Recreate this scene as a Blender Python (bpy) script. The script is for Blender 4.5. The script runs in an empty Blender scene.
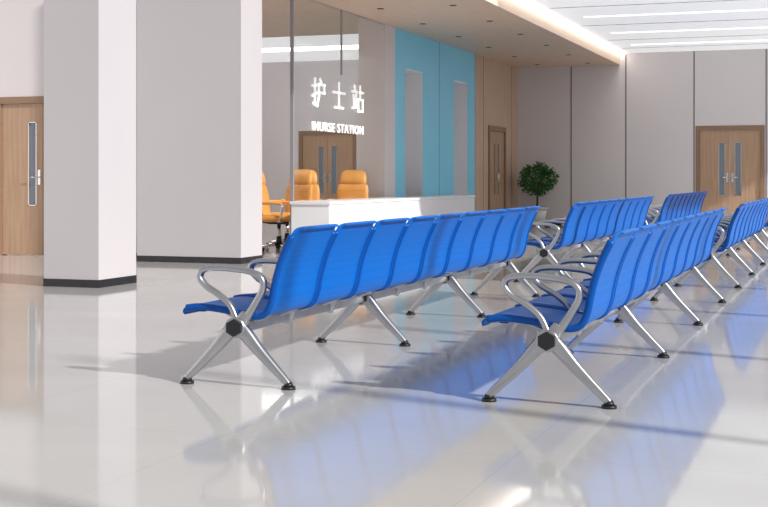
import bpy, bmesh, math, random
from mathutils import Vector, Matrix
random.seed(4)
S = bpy.context.scene
COL = S.collection
try:
    S.view_settings.view_transform = 'Standard'
except Exception: pass

# ---------------- materials ----------------
def mat(name, col, rough=0.5, metal=0.0, **kw):
    m = bpy.data.materials.new(name); m.use_nodes = True
    b = m.node_tree.nodes['Principled BSDF']
    b.inputs['Base Color'].default_value = (*col, 1)
    b.inputs['Roughness'].default_value = rough
    b.inputs['Metallic'].default_value = metal
    for k, v in kw.items():
        b.inputs[k.replace('_', ' ')].default_value = v
    return m
def noise_tint(m, c1, c2, scale=(1,1,1), nscale=3.0, detail=4, bump=0.0):
    nt = m.node_tree; N = nt.nodes; L = nt.links; b = N['Principled BSDF']
    tc = N.new('ShaderNodeTexCoord'); mp = N.new('ShaderNodeMapping')
    mp.inputs['Scale'].default_value = scale
    nz = N.new('ShaderNodeTexNoise'); nz.inputs['Scale'].default_value = nscale; nz.inputs['Detail'].default_value = detail
    cr = N.new('ShaderNodeValToRGB')
    cr.color_ramp.elements[0].position = .3; cr.color_ramp.elements[1].position = .7
    cr.color_ramp.elements[0].color = (*c1, 1); cr.color_ramp.elements[1].color = (*c2, 1)
    L.new(tc.outputs['Object'], mp.inputs[0]); L.new(mp.outputs[0], nz.inputs['Vector'])
    L.new(nz.outputs['Fac'], cr.inputs[0]); L.new(cr.outputs[0], b.inputs['Base Color'])
    return m
M = {}
M['wall'] = noise_tint(mat('wall_paint', (.6,.55,.55), .55), (.74,.69,.69), (.77,.72,.72), nscale=.6)
M['colm'] = noise_tint(mat('column_panel', (.6,.55,.55), .4), (.57,.535,.55), (.60,.565,.575), nscale=.5)
M['groove'] = mat('groove_dark', (.16,.14,.14), .6)
M['base'] = mat('baseboard_black', (.012,.012,.014), .25)
M['ceil'] = mat('ceiling_white_fill_glow', (.82,.82,.82), .7, Emission_Color=(.95,.97,1,1), Emission_Strength=.46)  # plain ceiling surface; faint glow added as fill light for the far end
M['wood'] = noise_tint(mat('wood_panel', (.5,.35,.24), .4), (.56,.38,.27), (.68,.48,.35), scale=(6,6,.4), nscale=3)
M['woodc'] = noise_tint(mat('wood_ceiling', (.5,.35,.24), .45), (.70,.52,.39), (.78,.60,.46), scale=(8,.4,6), nscale=3)
M['door'] = noise_tint(mat('door_wood', (.4,.26,.17), .4), (.42,.26,.16), (.52,.34,.22), scale=(8,8,.5), nscale=3)
M['doorf'] = mat('door_frame_wood', (.30,.18,.11), .4)
M['cyan'] = noise_tint(mat('cyan_panel', (.2,.58,.7), .4), (.23,.70,.93), (.26,.74,.96), nscale=.7)
M['niche'] = mat('niche_grey', (.88,.88,.90), .5)
M['white'] = mat('counter_white', (.93,.93,.94), .25)
M['alu'] = noise_tint(mat('cast_aluminium', (.6,.6,.62), .33, 1.0), (.47,.47,.49), (.55,.55,.57), nscale=8)
M['black'] = mat('black_plastic', (.015,.015,.018), .4)
M['chrome'] = mat('chrome', (.75,.75,.78), .12, 1.0)
M['leather'] = noise_tint(mat('tan_leather', (.65,.3,.06), .45), (.80,.34,.07), (.88,.42,.10), nscale=6)
M['sign'] = mat('sign_letter_white', (.9,.9,.9), .4, Emission_Color=(1,1,1,1), Emission_Strength=.5)
M['led'] = mat('led_strip', (1,1,1), .4, Emission_Color=(1,.94,.86,1), Emission_Strength=4.0)
M['ledc'] = mat('ceiling_light_strip', (1,1,1), .4, Emission_Color=(.97,.98,1,1), Emission_Strength=1.3)
M['panel'] = mat('ceiling_panel_light', (1,1,1), .4, Emission_Color=(1,.98,.96,1), Emission_Strength=5.5)
M['pane'] = mat('door_pane', (.22,.26,.30), .08)
M['leaf'] = noise_tint(mat('leaf_green', (.03,.12,.03), .5), (.015,.10,.018), (.06,.23,.045), nscale=9)
M['bark'] = mat('bark', (.1,.06,.035), .8)
M['pot'] = mat('ceramic_pot', (.7,.7,.68), .3)
M['soil'] = mat('soil', (.03,.02,.015), .9)
M['frame'] = mat('window_frame', (.5,.5,.52), .4, .6)

# blue perforated seat
m = mat('blue_seat_mesh', (.0,.15,.72), .42); M['blue'] = m
nt = m.node_tree; N = nt.nodes; L = nt.links; b = N['Principled BSDF']
b.inputs['Specular IOR Level'].default_value = .13
tc = N.new('ShaderNodeTexCoord'); mp = N.new('ShaderNodeMapping'); mp.inputs['Scale'].default_value = (90,90,90)
vo = N.new('ShaderNodeTexVoronoi'); vo.inputs['Randomness'].default_value = 0.0; vo.inputs['Scale'].default_value = 1.0
cr = N.new('ShaderNodeValToRGB')
cr.color_ramp.elements[0].position = .15; cr.color_ramp.elements[0].color = (.0,.095,.44,1)
cr.color_ramp.elements[1].position = .34; cr.color_ramp.elements[1].color = (.0,.155,.62,1)
L.new(tc.outputs['Object'], mp.inputs[0]); L.new(mp.outputs[0], vo.inputs['Vector'])
L.new(vo.outputs['Distance'], cr.inputs[0]); L.new(cr.outputs[0], b.inputs['Base Color'])
M['bluee'] = mat('blue_seat_edge', (.0,.085,.40), .34, Specular_IOR_Level=.25)

# floor tiles
m = mat('polished_tile', (.6,.57,.54), .07); M['floor'] = m
nt = m.node_tree; N = nt.nodes; L = nt.links; b = N['Principled BSDF']
b.inputs['IOR'].default_value = 1.42
tc = N.new('ShaderNodeTexCoord'); br = N.new('ShaderNodeTexBrick')
br.offset = 0.0; br.inputs['Scale'].default_value = 1.0
br.inputs['Brick Width'].default_value = 1.2; br.inputs['Row Height'].default_value = 1.2
br.inputs['Mortar Size'].default_value = .0022; br.inputs['Mortar Smooth'].default_value = .3
nz = N.new('ShaderNodeTexNoise'); nz.inputs['Scale'].default_value = .9; nz.inputs['Detail'].default_value = 6
cr = N.new('ShaderNodeValToRGB')
cr.color_ramp.elements[0].position = .3; cr.color_ramp.elements[0].color = (.56,.545,.53,1)
cr.color_ramp.elements[1].position = .7; cr.color_ramp.elements[1].color = (.63,.615,.60,1)
L.new(tc.outputs['Object'], br.inputs['Vector']); L.new(tc.outputs['Object'], nz.inputs['Vector'])
L.new(nz.outputs['Fac'], cr.inputs[0]); L.new(cr.outputs[0], br.inputs['Color1']); L.new(cr.outputs[0], br.inputs['Color2'])
br.inputs['Mortar'].default_value = (.50,.48,.46,1)
L.new(br.outputs['Color'], b.inputs['Base Color'])

# glass
m = bpy.data.materials.new('clear_glass'); m.use_nodes = True; nt = m.node_tree; nt.nodes.clear()
o = nt.nodes.new('ShaderNodeOutputMaterial'); mx = nt.nodes.new('ShaderNodeMixShader')
t = nt.nodes.new('ShaderNodeBsdfTransparent'); g = nt.nodes.new('ShaderNodeBsdfGlossy'); g.inputs['Roughness'].default_value = .02
t.inputs['Color'].default_value = (.97,.98,.98,1)
mx.inputs[0].default_value = .05
nt.links.new(t.outputs[0], mx.inputs[1]); nt.links.new(g.outputs[0], mx.inputs[2]); nt.links.new(mx.outputs[0], o.inputs[0])
M['glass'] = m

# ---------------- mesh helpers ----------------
def add_box(bm, a, b, mi=0, bevel=0.0):
    a = Vector(a); b = Vector(b)
    r = bmesh.ops.create_cube(bm, size=1.0)
    vs = r['verts']
    for v in vs:
        v.co = Vector(((a.x+b.x)/2 + v.co.x*(b.x-a.x), (a.y+b.y)/2 + v.co.y*(b.y-a.y), (a.z+b.z)/2 + v.co.z*(b.z-a.z)))
    fs = set(f for v in vs for f in v.link_faces)
    for f in fs: f.material_index = mi
    if bevel:
        es = list(set(e for v in vs for e in v.link_edges))
        r2 = bmesh.ops.bevel(bm, geom=es, offset=bevel, segments=2, affect='EDGES', profile=.6)
        for f in r2['faces']: f.material_index = mi
def add_cyl(bm, p0, p1, r0, r1=None, seg=20, mi=0, smooth=True):
    p0 = Vector(p0); p1 = Vector(p1); r1 = r0 if r1 is None else r1
    d = p1-p0
    r = bmesh.ops.create_cone(bm, cap_ends=True, segments=seg, radius1=r0, radius2=r1, depth=d.length)
    rot = Vector((0,0,1)).rotation_difference(d.normalized()).to_matrix().to_4x4()
    bmesh.ops.transform(bm, matrix=Matrix.Translation((p0+p1)/2) @ rot, verts=r['verts'])
    for f in set(f for v in r['verts'] for f in v.link_faces):
        f.material_index = mi
        if len(f.verts) == 4: f.smooth = smooth
def catmull(P, n, closed=False):
    out = []; k = len(P)
    rng = range(k) if closed else range(k-1)
    for i in rng:
        if closed: a,b,c,d = P[(i-1)%k],P[i],P[(i+1)%k],P[(i+2)%k]
        else: a,b,c,d = P[max(i-1,0)],P[i],P[i+1],P[min(i+2,k-1)]
        for j in range(n):
            t = j/n
            out.append([.5*((2*b[q])+(-a[q]+c[q])*t+(2*a[q]-5*b[q]+4*c[q]-d[q])*t*t+(-a[q]+3*b[q]-3*c[q]+d[q])*t**3) for q in range(len(b))])
    if not closed: out.append(list(P[-1]))
    return out
def sweep(bm, path, y0, n=6, closed=False, mi=0, seg=12, power=3.0):
    """path points (x,z,half_thickness,half_width) in the XZ plane; width runs along Y."""
    P = catmull(path, n, closed) if n > 1 else [list(p) for p in path]
    k = len(P); rings = []
    for i,p in enumerate(P):
        if closed: a = P[(i-1)%k]; c = P[(i+1)%k]
        else: a = P[max(i-1,0)]; c = P[min(i+1,k-1)]
        t = Vector((c[0]-a[0], 0, c[1]-a[1])).normalized()
        nn = Vector((-t.z, 0, t.x))
        ring = []
        for s in range(seg):
            th = 2*math.pi*s/seg
            cs, sn = math.cos(th), math.sin(th)
            u = math.copysign(abs(cs)**(2/power), cs)*p[2]; w = math.copysign(abs(sn)**(2/power), sn)*p[3]
            ring.append(bm.verts.new(Vector((p[0], y0, p[1])) + nn*u + Vector((0,1,0))*w))
        rings.append(ring)
    for i in range(k if closed else k-1):
        A = rings[i]; B = rings[(i+1)%k]
        for s in range(seg):
            f = bm.faces.new((A[s], A[(s+1)%seg], B[(s+1)%seg], B[s])); f.smooth = True; f.material_index = mi
    if not closed:
        for R in (rings[0], rings[-1]):
            f = bm.faces.new(R); f.material_index = mi
def to_mesh(bm, name, mats):
    bmesh.ops.recalc_face_normals(bm, faces=bm.faces)
    me = bpy.data.meshes.new(name); bm.to_mesh(me); bm.free()
    for q in mats: me.materials.append(M[q])
    return me
def obj(name, me, loc=(0,0,0), parent=None, rotz=0):
    o = bpy.data.objects.new(name, me); COL.objects.link(o)
    o.location = loc; o.rotation_euler = (0,0,rotz)
    if parent: o.parent = parent
    return o
def empty(name, loc, rotz=0):
    o = bpy.data.objects.new(name, None); COL.objects.link(o); o.location = loc; o.rotation_euler = (0,0,rotz)
    o.empty_display_size = .2
    return o
def boxobj(name, boxes, mats, bevel=0.0):
    bm = bmesh.new()
    for bx in boxes:
        add_box(bm, bx[0], bx[1], bx[2] if len(bx) > 2 else 0, bevel)
    return obj(name, to_mesh(bm, name, mats))

# ---------------- room ----------------
YF = 28.7; XL = -7.1; ZS = 3.5; ZC = 3.75
XR = 2.8; YC = 18.2; YS = 15.02
boxobj('floor', [((-14,-3,-.1),(XR+.2,YF+.2,0))], ['floor'])
def wall_y(name, x0, x1, y0, y1, z1, gaps, m='wall'):
    bs = []; x = x0
    for g0,g1,gz in gaps:
        bs.append(((x,y0,0),(g0,y1,z1))); bs.append(((g0,y0,gz),(g1,y1,z1))); x = g1
    bs.append(((x,y0,0),(x1,y1,z1)))
    return boxobj(name, bs, [m])
DF = (-3.19,-1.83); DN = (-12.39,-10.99); DL = (-10.92,-9.50)
wall_y('wall_far', -14, XR, YF, YF+.2, 4.2, [(DN[0],DN[1],2.12),(DF[0],DF[1],2.12)])
wall_y('wall_left_corridor', -14, -8.43, 15.0, 15.2, 4.2, [(DL[0],DL[1],2.1)])
boxobj('wall_left', [((-14.2,-3,0),(-14,YF+.2,4.2))], ['wall'])
boxobj('trim_far', [((x-.012,YF-.006,.1),(x+.012,YF,ZC),0) for x in (-5.90,-4.70,-3.25,-1.77,-.5,.8)], ['groove'])
boxobj('baseboard_far', [((XL,YF-.02,0),(DF[0]-.08,YF,.08)),((DF[1]+.08,YF-.02,0),(XR,YF,.08))], ['base'])
boxobj('baseboard_left', [((-14,14.98,0),(DL[0]-.08,15,.07)),((DL[1]+.08,14.98,0),(-8.43,15,.07))], ['base'])
T = .45
boxobj('wall_station_end', [((XL-T,19.87,0),(XL,20.37,ZC+.4))], ['wall'])
ns = [(20.87,21.85),(23.73,24.67)]
cy = [((XL-T,20.37,0),(XL,ns[0][0],ZC+.3),0),((XL-T,ns[0][0],2.88),(XL,ns[0][1],ZC+.3),0),
      ((XL-T,ns[0][1],0),(XL,ns[1][0],ZC+.3),0),((XL-T,ns[1][0],2.88),(XL,ns[1][1],ZC+.3),0),
      ((XL-T,ns[1][1],0),(XL,25.18,ZC+.3),0)]
for a,b_ in ns:
    cy.append(((XL-T,a,0),(XL-T+.06,b_,2.88),1))
    cy.append(((XL-T,b_-.02,0),(XL-.01,b_,2.88),1)); cy.append(((XL-T,a,0),(XL-.01,a+.02,2.88),1)); cy.append(((XL-T,a,2.86),(XL-.01,b_,2.88),1))
cy += [((XL-.001,y-.008,0),(XL+.002,y+.008,ZS),2) for y in (22.8,25.175)]
boxobj('wall_cyan', cy, ['cyan','niche','groove'])
DW = (26.16,27.54)
wd = [((XL-T,25.18,0),(XL,DW[0],ZC+.3),0),((XL-T,DW[0],2.09),(XL,DW[1],ZC+.3),0),((XL-T,DW[1],0),(XL,YF,ZC+.3),0)]
wd += [((XL-.001,y-.008,0),(XL+.003,y+.008,ZS),1) for y in (25.8,28.1)]
boxobj('wall_wood', wd, ['wood','groove'])
boxobj('baseboard_side', [((XL,20.37,0),(XL+.015,ns[0][0],.08)),((XL,ns[0][1],0),(XL+.015,ns[1][0],.08)),((XL,ns[1][1],0),(XL+.015,DW[0]-.06,.08)),((XL,DW[1]+.06,0),(XL+.015,YF-.02,.08))], ['base'])

def column(name, x0,x1,y0,y1):
    e = .004
    return boxobj(name, [((x0,y0,.07),(x1,y1,4.4),0),((x0-e,y0-e,0),(x1+e,y1+e,.075),1)], ['colm','base'])
column('column', -7.345,-6.74,10.82,11.51)
column('column', -8.43,-7.0,14.42,15.02)

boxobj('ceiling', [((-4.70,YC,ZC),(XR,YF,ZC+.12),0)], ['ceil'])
boxobj('trim_ceiling', [((-4.6,y-.012,ZC-.004),(XR,y+.012,ZC+.01),0) for y in (20.7,23.3,25.9,27.6)], ['groove'])
boxobj('ceiling_soffit', [((XL,YS,ZS),(-4.83,YF,ZC+.12),0)], ['woodc'])
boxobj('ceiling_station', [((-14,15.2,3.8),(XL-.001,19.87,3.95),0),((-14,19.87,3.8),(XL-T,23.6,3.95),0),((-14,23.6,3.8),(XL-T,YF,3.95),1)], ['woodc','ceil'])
boxobj('cove_light', [((-4.83,16.8,ZC-.03),(-4.70,YF,ZC+.03))], ['led'])
for y in (19.4,22.0,24.6,26.9):
    boxobj('linear_ceiling_light', [((-4.3,y-.04,ZC-.012),(XR-.4,y+.04,ZC+.01))], ['ledc'])
boxobj('ceiling_light_panel', [((-12.8,25.6,3.785),(-8.2,26.2,3.81))], ['panel'])
boxobj('ceiling_light_panel', [((-12.8,17.0,3.785),(-9.8,19.0,3.81))], ['panel'])
bm = bmesh.new()
for y in (16,18,20,22,24,26,28):
    for x in (-6.5,-5.4):
        add_cyl(bm, (x,y,ZS-.008),(x,y,ZS+.02),.05, seg=20, mi=0)
obj('recessed_downlights', to_mesh(bm,'downl',['black']))

bs = []
for i in range(14):
    y = -2.9+ i*2.43
    bs.append(((XR,y-.035,0),(XR+.12,y+.035,4.2)))
bs.append(((XR,-3,0),(XR+.12,YF,.1)))
boxobj('window_1', bs, ['frame'])

bm = bmesh.new()
add_box(bm, (XL-.012,16.2,0),(XL,19.87,ZC),0)
g_ = obj('window_2', to_mesh(bm,'glassm',['glass']))
boxobj('trim_glass', [((XL-.03,16.185,0),(XL+.015,16.215,ZC+.04)),((XL-.02,17.985,2.55),(XL+.008,18.0,ZC)),
     ((XL-.03,15.02,ZS),(XL+.015,19.87,ZC+.05)),((XL-.02,16.2,0),(XL+.01,19.87,.04))], ['frame'])

def double_door(name, x0, x1, y, ztop):
    e = empty(name, ((x0+x1)/2, y, 0)); w = (x1-x0); h = ztop
    bm = bmesh.new(); f = .06
    add_box(bm, (-w/2-.03,-.03,0),(-w/2+f,.12,h+.03)); add_box(bm, (w/2-f,-.03,0),(w/2+.03,.12,h+.03)); add_box(bm, (-w/2+f,-.03,h-f),(w/2-f,.12,h+.03))
    obj('frame', to_mesh(bm,'dframe',['doorf']), parent=e)
    for s,n in ((-1,'leaf_1'),(1,'leaf_2')):
        bm = bmesh.new()
        xa, xb = (-w/2+f+.004, -.004) if s < 0 else (.004, w/2-f-.004)
        pa, pb = (-.22,-.11) if s < 0 else (.11,.22)
        zt = h-f-.005
        for A,B in (((xa,0,.01),(pa,.045,zt)),((pb,0,.01),(xb,.045,zt)),((pa,0,.01),(pb,.045,.68)),((pa,0,1.78),(pb,.045,zt))):
            add_box(bm, A, B, 0)
        add_box(bm, (pa,.015,.68),(pb,.03,1.78),1)
        for A,B in (((pa-.012,-.006,.67),(pa,.004,1.79)),((pb,-.006,.67),(pb+.012,.004,1.79)),((pa-.012,-.006,.67),(pb+.012,.004,.68)),((pa-.012,-.006,1.78),(pb+.012,.004,1.79))):
            add_box(bm, A, B, 2)
        hx = .055*s
        add_box(bm, (hx-.02,-.01,.95),(hx+.02,.0,1.15),2)
        add_cyl(bm, (hx,-.05,1.05),(hx,0,1.05),.01,mi=2); add_cyl(bm, (hx,-.05,1.05),(hx+.11*s,-.05,1.05),.009,mi=2)
        obj(n, to_mesh(bm,'dleaf',['door','pane','chrome']), parent=e)
    return e
double_door('door_1', DF[0], DF[1], YF+.02, 2.12)
double_door('door_2', DN[0], DN[1], YF+.02, 2.12)
double_door('door_3', DL[0], DL[1], 15.02, 2.10)
e = empty('door_4', (XL, (DW[0]+DW[1])/2, 0)); hw = (DW[1]-DW[0])/2
bm = bmesh.new()
add_box(bm,(-.1,-hw,0),(.03,-hw+.07,2.12)); add_box(bm,(-.1,hw-.07,0),(.03,hw,2.12)); add_box(bm,(-.1,-hw+.07,2.02),(.03,hw-.07,2.12))
obj('frame', to_mesh(bm,'d4f',['doorf']), parent=e)
for s in (-1,1):
    bm = bmesh.new()
    ya,yb = sorted((s*.004, s*(hw-.074)))
    pa,pb = sorted((s*.10, s*.2))
    for A,B in (((-.05,ya,.01),(-.005,pa,2.015)),((-.05,pb,.01),(-.005,yb,2.015)),((-.05,pa,.01),(-.005,pb,.7)),((-.05,pa,1.75),(-.005,pb,2.015))): add_box(bm,A,B,0)
    add_box(bm,(-.035,pa,.7),(-.02,pb,1.75),1)
    add_cyl(bm,(.04,s*.05,.95),(.04,s*.05,1.15),.01,mi=2); add_cyl(bm,(-.01,s*.05,.97),(.04,s*.05,.97),.008,mi=2); add_cyl(bm,(-.01,s*.05,1.13),(.04,s*.05,1.13),.008,mi=2)
    obj('leaf_1' if s<0 else 'leaf_2', to_mesh(bm,'d4l',['door','pane','chrome']), parent=e)

# sign
sg = empty('nurse_station_sign', (XL+.012, 16.8, 2.03))
def strokes(bm, ST, y0, w, h, t=.034):
    for st in ST:
        for (a,b_) in zip(st[:-1], st[1:]):
            A = Vector((0, y0+a[0]*w, a[1]*h)); B = Vector((0, y0+b_[0]*w, b_[1]*h))
            d = (B-A); l = d.length; ang = math.atan2(d.z, d.y)
            r = bmesh.ops.create_cube(bm, size=1.0)
            for v in r['verts']: v.co = Vector((v.co.x*.02, v.co.y*(l+t), v.co.z*t))
            bmesh.ops.transform(bm, matrix=Matrix.Translation((A+B)/2+Vector((.012,0,0))) @ Matrix.Rotation(ang,4,'X'), verts=r['verts'])
hu = [[(.05,.72),(.40,.76)],[(.23,.98),(.23,.08),(.13,.12)],[(.03,.38),(.40,.50)],[(.62,.98),(.70,.88)],[(.52,.80),(.92,.80),(.92,.52),(.52,.52)],[(.52,.80),(.52,.40),(.40,.04)]]
shi = [[(.05,.62),(.95,.62)],[(.5,.97),(.5,.08)],[(.18,.08),(.82,.08)]]
zhan = [[(.22,.97),(.26,.86)],[(.04,.76),(.44,.76)],[(.14,.62),(.18,.28)],[(.36,.64),(.30,.28)],[(.03,.14),(.46,.2)],[(.70,.98),(.70,.50)],[(.70,.76),(.96,.76)],[(.54,.48),(.92,.48),(.92,.05),(.54,.05),(.54,.48)]]
for i,c in enumerate((hu,shi,zhan)):
    bm = bmesh.new(); strokes(bm, c, i*.77, .50, .40)
    obj('character_%d'%(i+1), to_mesh(bm,'char',['sign']), parent=sg)
cu = bpy.data.curves.new('lettering','FONT'); cu.body = 'INURSE STATION'; cu.size = .185; cu.extrude = .008; cu.space_character = 1.15
to = bpy.data.objects.new('lettering', cu); COL.objects.link(to); to.parent = sg
cu.materials.append(M['sign'])
to.rotation_euler = (math.pi/2, 0, math.pi/2); to.location = (.012, 0.0, -.33)
bpy.context.view_layer.update()
wdt = to.dimensions.x
if wdt > .1: to.scale = (2.0/wdt, 1, 1)

# counter
bm = bmesh.new()
add_box(bm, (-6.52,16.07,.06),(-6.56,23.08,.70),0); add_box(bm, (-7.06,16.07,.06),(-6.56,16.11,.70),0); add_box(bm, (-7.06,23.04,.06),(-6.56,23.08,.70),0)
add_box(bm, (-7.04,16.11,.0),(-6.58,23.04,.06),1)
add_box(bm, (-7.08,16.05,.69),(-6.5,23.1,.73),0, .004)
obj('reception_counter', to_mesh(bm,'counter',['white','groove']))

# ---------------- waiting bench ----------------
PITCH = .593
def seat_mesh():
    bm = bmesh.new(); hw = .275
    P = [(-.325,.342,.006,hw-.035),(-.323,.360,.008,hw-.015),(-.295,.380,.009,hw),(-.21,.388,.009,hw),(-.08,.376,.009,hw),(.03,.358,.009,hw),(.10,.350,.009,hw),
         (.150,.370,.009,hw),(.178,.43,.009,hw),(.192,.50,.009,hw),(.212,.58,.009,hw),(.245,.67,.009,hw),(.287,.755,.009,hw),(.304,.783,.009,hw-.012),(.322,.792,.007,hw-.03),(.335,.786,.005,hw-.04)]
    sweep(bm, P, 0, n=4, mi=0, seg=16, power=6)
    for s in (-1,1):
        Q = [(p[0],p[1],.018,.013) for p in P[2:13]]
        sweep(bm, Q, s*(hw-.002), n=4, mi=1, seg=8, power=2.5)
    for zf in ((-.24,.374,-.20,.374),(.02,.343,.06,.338)):
        add_box(bm, (zf[0],-.26,zf[1]-.012),(zf[2],.26,zf[3]+.003),1)
    for s in (-.16,.16):
        sweep(bm, [(-.17,.373,.006,.02),(-.10,.345,.012,.02),(-.02,.318,.016,.02),(.05,.325,.014,.02),(.13,.353,.006,.02)], s, n=4, mi=2, seg=8)
    return to_mesh(bm,'seat_shell',['blue','bluee','alu'])
def arm_mesh():
    bm = bmesh.new()
    P = [(.012,.315,.017,.018),(-.035,.40,.015,.017),(-.10,.455,.015,.018),(-.168,.495,.015,.020),(-.205,.54,.015,.024),(-.19,.575,.015,.027),(-.13,.588,.015,.028),(-.03,.586,.015,.028),
         (.07,.574,.015,.027),(.135,.545,.016,.024),(.142,.49,.017,.020),(.105,.42,.018,.018),(.06,.355,.020,.018)]
    sweep(bm, P, 0, n=6, closed=True, mi=0, seg=12, power=2.6)
    sweep(bm, [(0,.262,.035,.022),(.015,.30,.036,.022),(.036,.345,.032,.020),(.045,.37,.02,.018)], 0, n=4, mi=0)
    return to_mesh(bm,'armrest',['alu'])
def leg_mesh():
    bm = bmesh.new()
    for s in (-1,1):
        sweep(bm, [(0,.315,.036,.026),(s*.05,.262,.036,.026),(s*.12,.185,.029,.024),(s*.20,.105,.023,.021),(s*.262,.045,.019,.019),(s*.280,.026,.017,.019)], 0, n=5, mi=0, power=3)
        add_cyl(bm, (s*.280,0,0),(s*.280,0,.014),.036,.034,mi=1); add_cyl(bm, (s*.280,0,.013),(s*.280,0,.034),.027,.018,mi=1)
    add_cyl(bm, (0,-.034,.295),(0,.034,.295),.052,seg=28,mi=0)
    add_cyl(bm, (0,-.046,.295),(0,.046,.295),.044,.044,seg=6,mi=1,smooth=False)
    return to_mesh(bm,'leg_frame',['alu','black'])
def beam_mesh(n):
    bm = bmesh.new()
    add_box(bm, (-.03,-.01,.265),(.03,n*PITCH+.01,.325),0,.006)
    add_box(bm, (-.026,-.014,.269),(.026,-.009,.321),1)
    return to_mesh(bm,'beam',['alu','black'])
SM, AM, LM, BM = seat_mesh(), arm_mesh(), leg_mesh(), beam_mesh(9)
def bench(x, y):
    e = empty('waiting_bench', (x,y,0))
    obj('beam', BM, parent=e)
    for i in range(9): obj('seat_%d'%(i+1), SM, (0,(i+.5)*PITCH,0), e)
    for i in range(10): obj('armrest_%d'%(i+1), AM, (0,i*PITCH,0), e)
    for i in range(4): obj('leg_%d'%(i+1), LM, (0,i*3*PITCH,0), e)
for x,y in ((-2.91,5.95),(-1.33,5.95),(-2.91,12.85),(-1.33,12.85),(-2.91,19.75),(-1.33,19.75)):
    bench(x,y)

# ---------------- office chairs ----------------
def chair_parts():
    bm = bmesh.new()
    sweep(bm, [(-.24,.47,.03,.20),(-.20,.47,.05,.24),(0,.475,.055,.255),(.20,.48,.05,.25),(.27,.465,.03,.21)], 0, n=4, seg=16, power=4)
    seat = to_mesh(bm,'oseat',['leather'])
    bm = bmesh.new()
    sweep(bm, [(-.20,.50,.03,.20),(-.235,.56,.045,.24),(-.255,.70,.045,.26),(-.275,.85,.04,.26),(-.30,.93,.036,.24)], 0, n=4, seg=16, power=4)
    sweep(bm, [(-.295,.935,.03,.20),(-.30,.98,.05,.22),(-.32,1.06,.055,.215),(-.35,1.13,.045,.19),(-.365,1.16,.02,.14)], 0, n=4, seg=16, power=3.5)
    sweep(bm, [(-.10,.40,.012,.03),(-.26,.43,.012,.03),(-.30,.56,.012,.03),(-.31,.80,.01,.03)], 0, n=4, seg=8, mi=1)
    for k in (.64,.74,.84): add_box(bm,(-.232,-.22,k-.004),(-.205-(k-.6)*.12,.22,k+.004),0)
    back = to_mesh(bm,'oback',['leather','black'])
    bm = bmesh.new()
    for s in (-1,1):
        sweep(bm, [(.10,.43,.012,.015),(.14,.56,.012,.015),(.13,.66,.012,.016),(-.02,.675,.012,.02),(-.20,.67,.012,.016),(-.24,.62,.012,.015)], s*.285, n=5, seg=8, mi=0)
        sweep(bm, [(.13,.685,.015,.03),(0,.695,.017,.034),(-.17,.69,.015,.03)], s*.285, n=4, seg=10, mi=1)
        add_box(bm,(.07,min(s*.2,s*.29),.42),(.13,max(s*.2,s*.29),.435),0)
    arms = to_mesh(bm,'oarms',['chrome','leather'])
    bm = bmesh.new()
    add_cyl(bm,(0,0,.09),(0,0,.42),.028,mi=0); add_cyl(bm,(0,0,.07),(0,0,.22),.045,.035,mi=1)
    add_box(bm,(-.12,-.09,.39),(.12,.09,.425),1)
    for i in range(5):
        a = i*2*math.pi/5+.3; c,s = math.cos(a), math.sin(a)
        add_cyl(bm,(0,0,.115),(c*.30,s*.30,.075),.026,.017,seg=10,mi=0)
        add_cyl(bm,(c*.30,s*.30,.03),(c*.30,s*.30,.08),.012,seg=8,mi=1)
        add_cyl(bm,(c*.30-s*.028,s*.30+c*.028,.03),(c*.30+s*.028,s*.30-c*.028,.03),.03,seg=14,mi=1)
    base = to_mesh(bm,'obase',['chrome','black'])
    return seat,back,arms,base
CP = chair_parts()
for x,y,r in ((-7.66,17.0,.1),(-7.98,18.0,-1.9),(-8.12,18.85,-1.3),(-7.50,19.25,-1.5)):
    e = empty('office_chair', (x,y,0), r)
    for n,me in zip(('seat','backrest','armrests','wheel_base'), CP): obj(n, me, parent=e)

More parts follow.
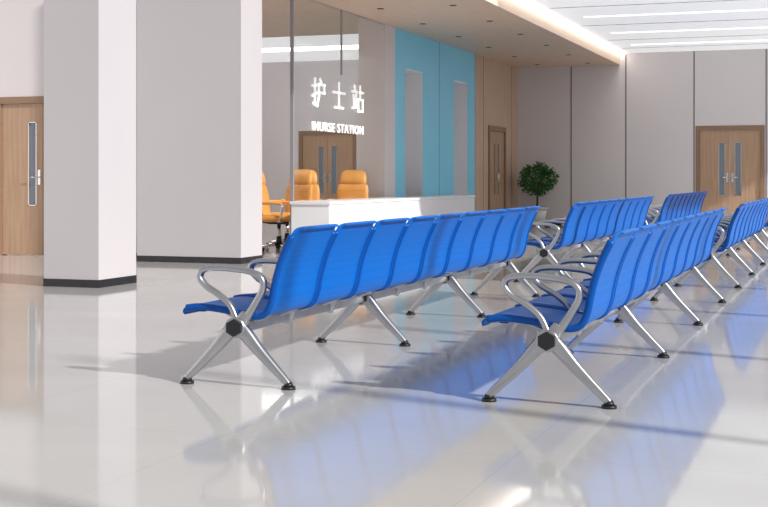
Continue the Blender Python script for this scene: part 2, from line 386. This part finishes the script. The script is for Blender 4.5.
# ---------------- plant ----------------
e = empty('potted_ficus_tree', (-6.5,28.0,0))
bm = bmesh.new()
add_cyl(bm,(0,0,0),(0,0,.38),.15,.21,seg=28,mi=0); add_cyl(bm,(0,0,.37),(0,0,.41),.225,.225,seg=28,mi=0); add_cyl(bm,(0,0,.405),(0,0,.415),.20,.20,seg=28,mi=1)
obj('pot', to_mesh(bm,'pot',['pot','soil']), parent=e)
bm = bmesh.new()
add_cyl(bm,(0,0,.4),(.01,.0,.85),.022,.018,seg=10)
for i in range(26):
    a = random.uniform(0,6.28); el = random.uniform(-.3,1.4); r = random.uniform(.15,.30)
    p = Vector((math.cos(a)*math.cos(el)*r, math.sin(a)*math.cos(el)*r, .98+math.sin(el)*r*.9))
    add_cyl(bm,(.01,0,.82),p,.009,.003,seg=6)
obj('trunk', to_mesh(bm,'trunk',['bark']), parent=e)
bm = bmesh.new()
for i in range(1700):
    a = random.uniform(0,6.28); z = random.uniform(-1,1); rr = .42*random.uniform(.35,1)**.5 * (1+.12*math.sin(3*a+4*z))
    q = math.sqrt(1-z*z); c = Vector((math.cos(a)*q*rr, math.sin(a)*q*rr, 1.02+z*rr*.85))
    d = Vector((random.gauss(0,1),random.gauss(0,1),random.gauss(0,.7)-.2)).normalized(); s = d.cross(Vector((random.random(),random.random(),random.random()))).normalized()
    l = random.uniform(.05,.09); w = l*.28; up = d.cross(s)*.008
    vs = [bm.verts.new(c), bm.verts.new(c+d*l*.5+s*w+up), bm.verts.new(c+d*l), bm.verts.new(c+d*l*.5-s*w+up)]
    bm.faces.new(vs)
obj('foliage', to_mesh(bm,'foliage',['leaf']), parent=e)

# ---------------- light ----------------
w = bpy.data.worlds.new('World'); S.world = w; w.use_nodes = True
w.node_tree.nodes['Background'].inputs[0].default_value = (.95,.97,1,1)
w.node_tree.nodes['Background'].inputs[1].default_value = .46
sd = bpy.data.lights.new('sun','SUN'); sd.energy = 4.1; sd.angle = math.radians(1.8); sd.color = (1,.98,.955)
so = bpy.data.objects.new('sun', sd); COL.objects.link(so)
so.rotation_euler = Vector((-1.36,.42,-.80)).to_track_quat('-Z','Y').to_euler(); so.location = (6,-2,6)

# ---------------- camera ----------------
cam = bpy.data.cameras.new('camera'); co = bpy.data.objects.new('camera', cam); COL.objects.link(co)
cam.sensor_width = 36; cam.lens = 1318/768*36
cam.shift_y = -75.5/768
co.location = (0,0,1.04); co.rotation_euler = (math.pi/2, 0, math.radians(19.70))
cam.clip_end = 200
S.camera = co
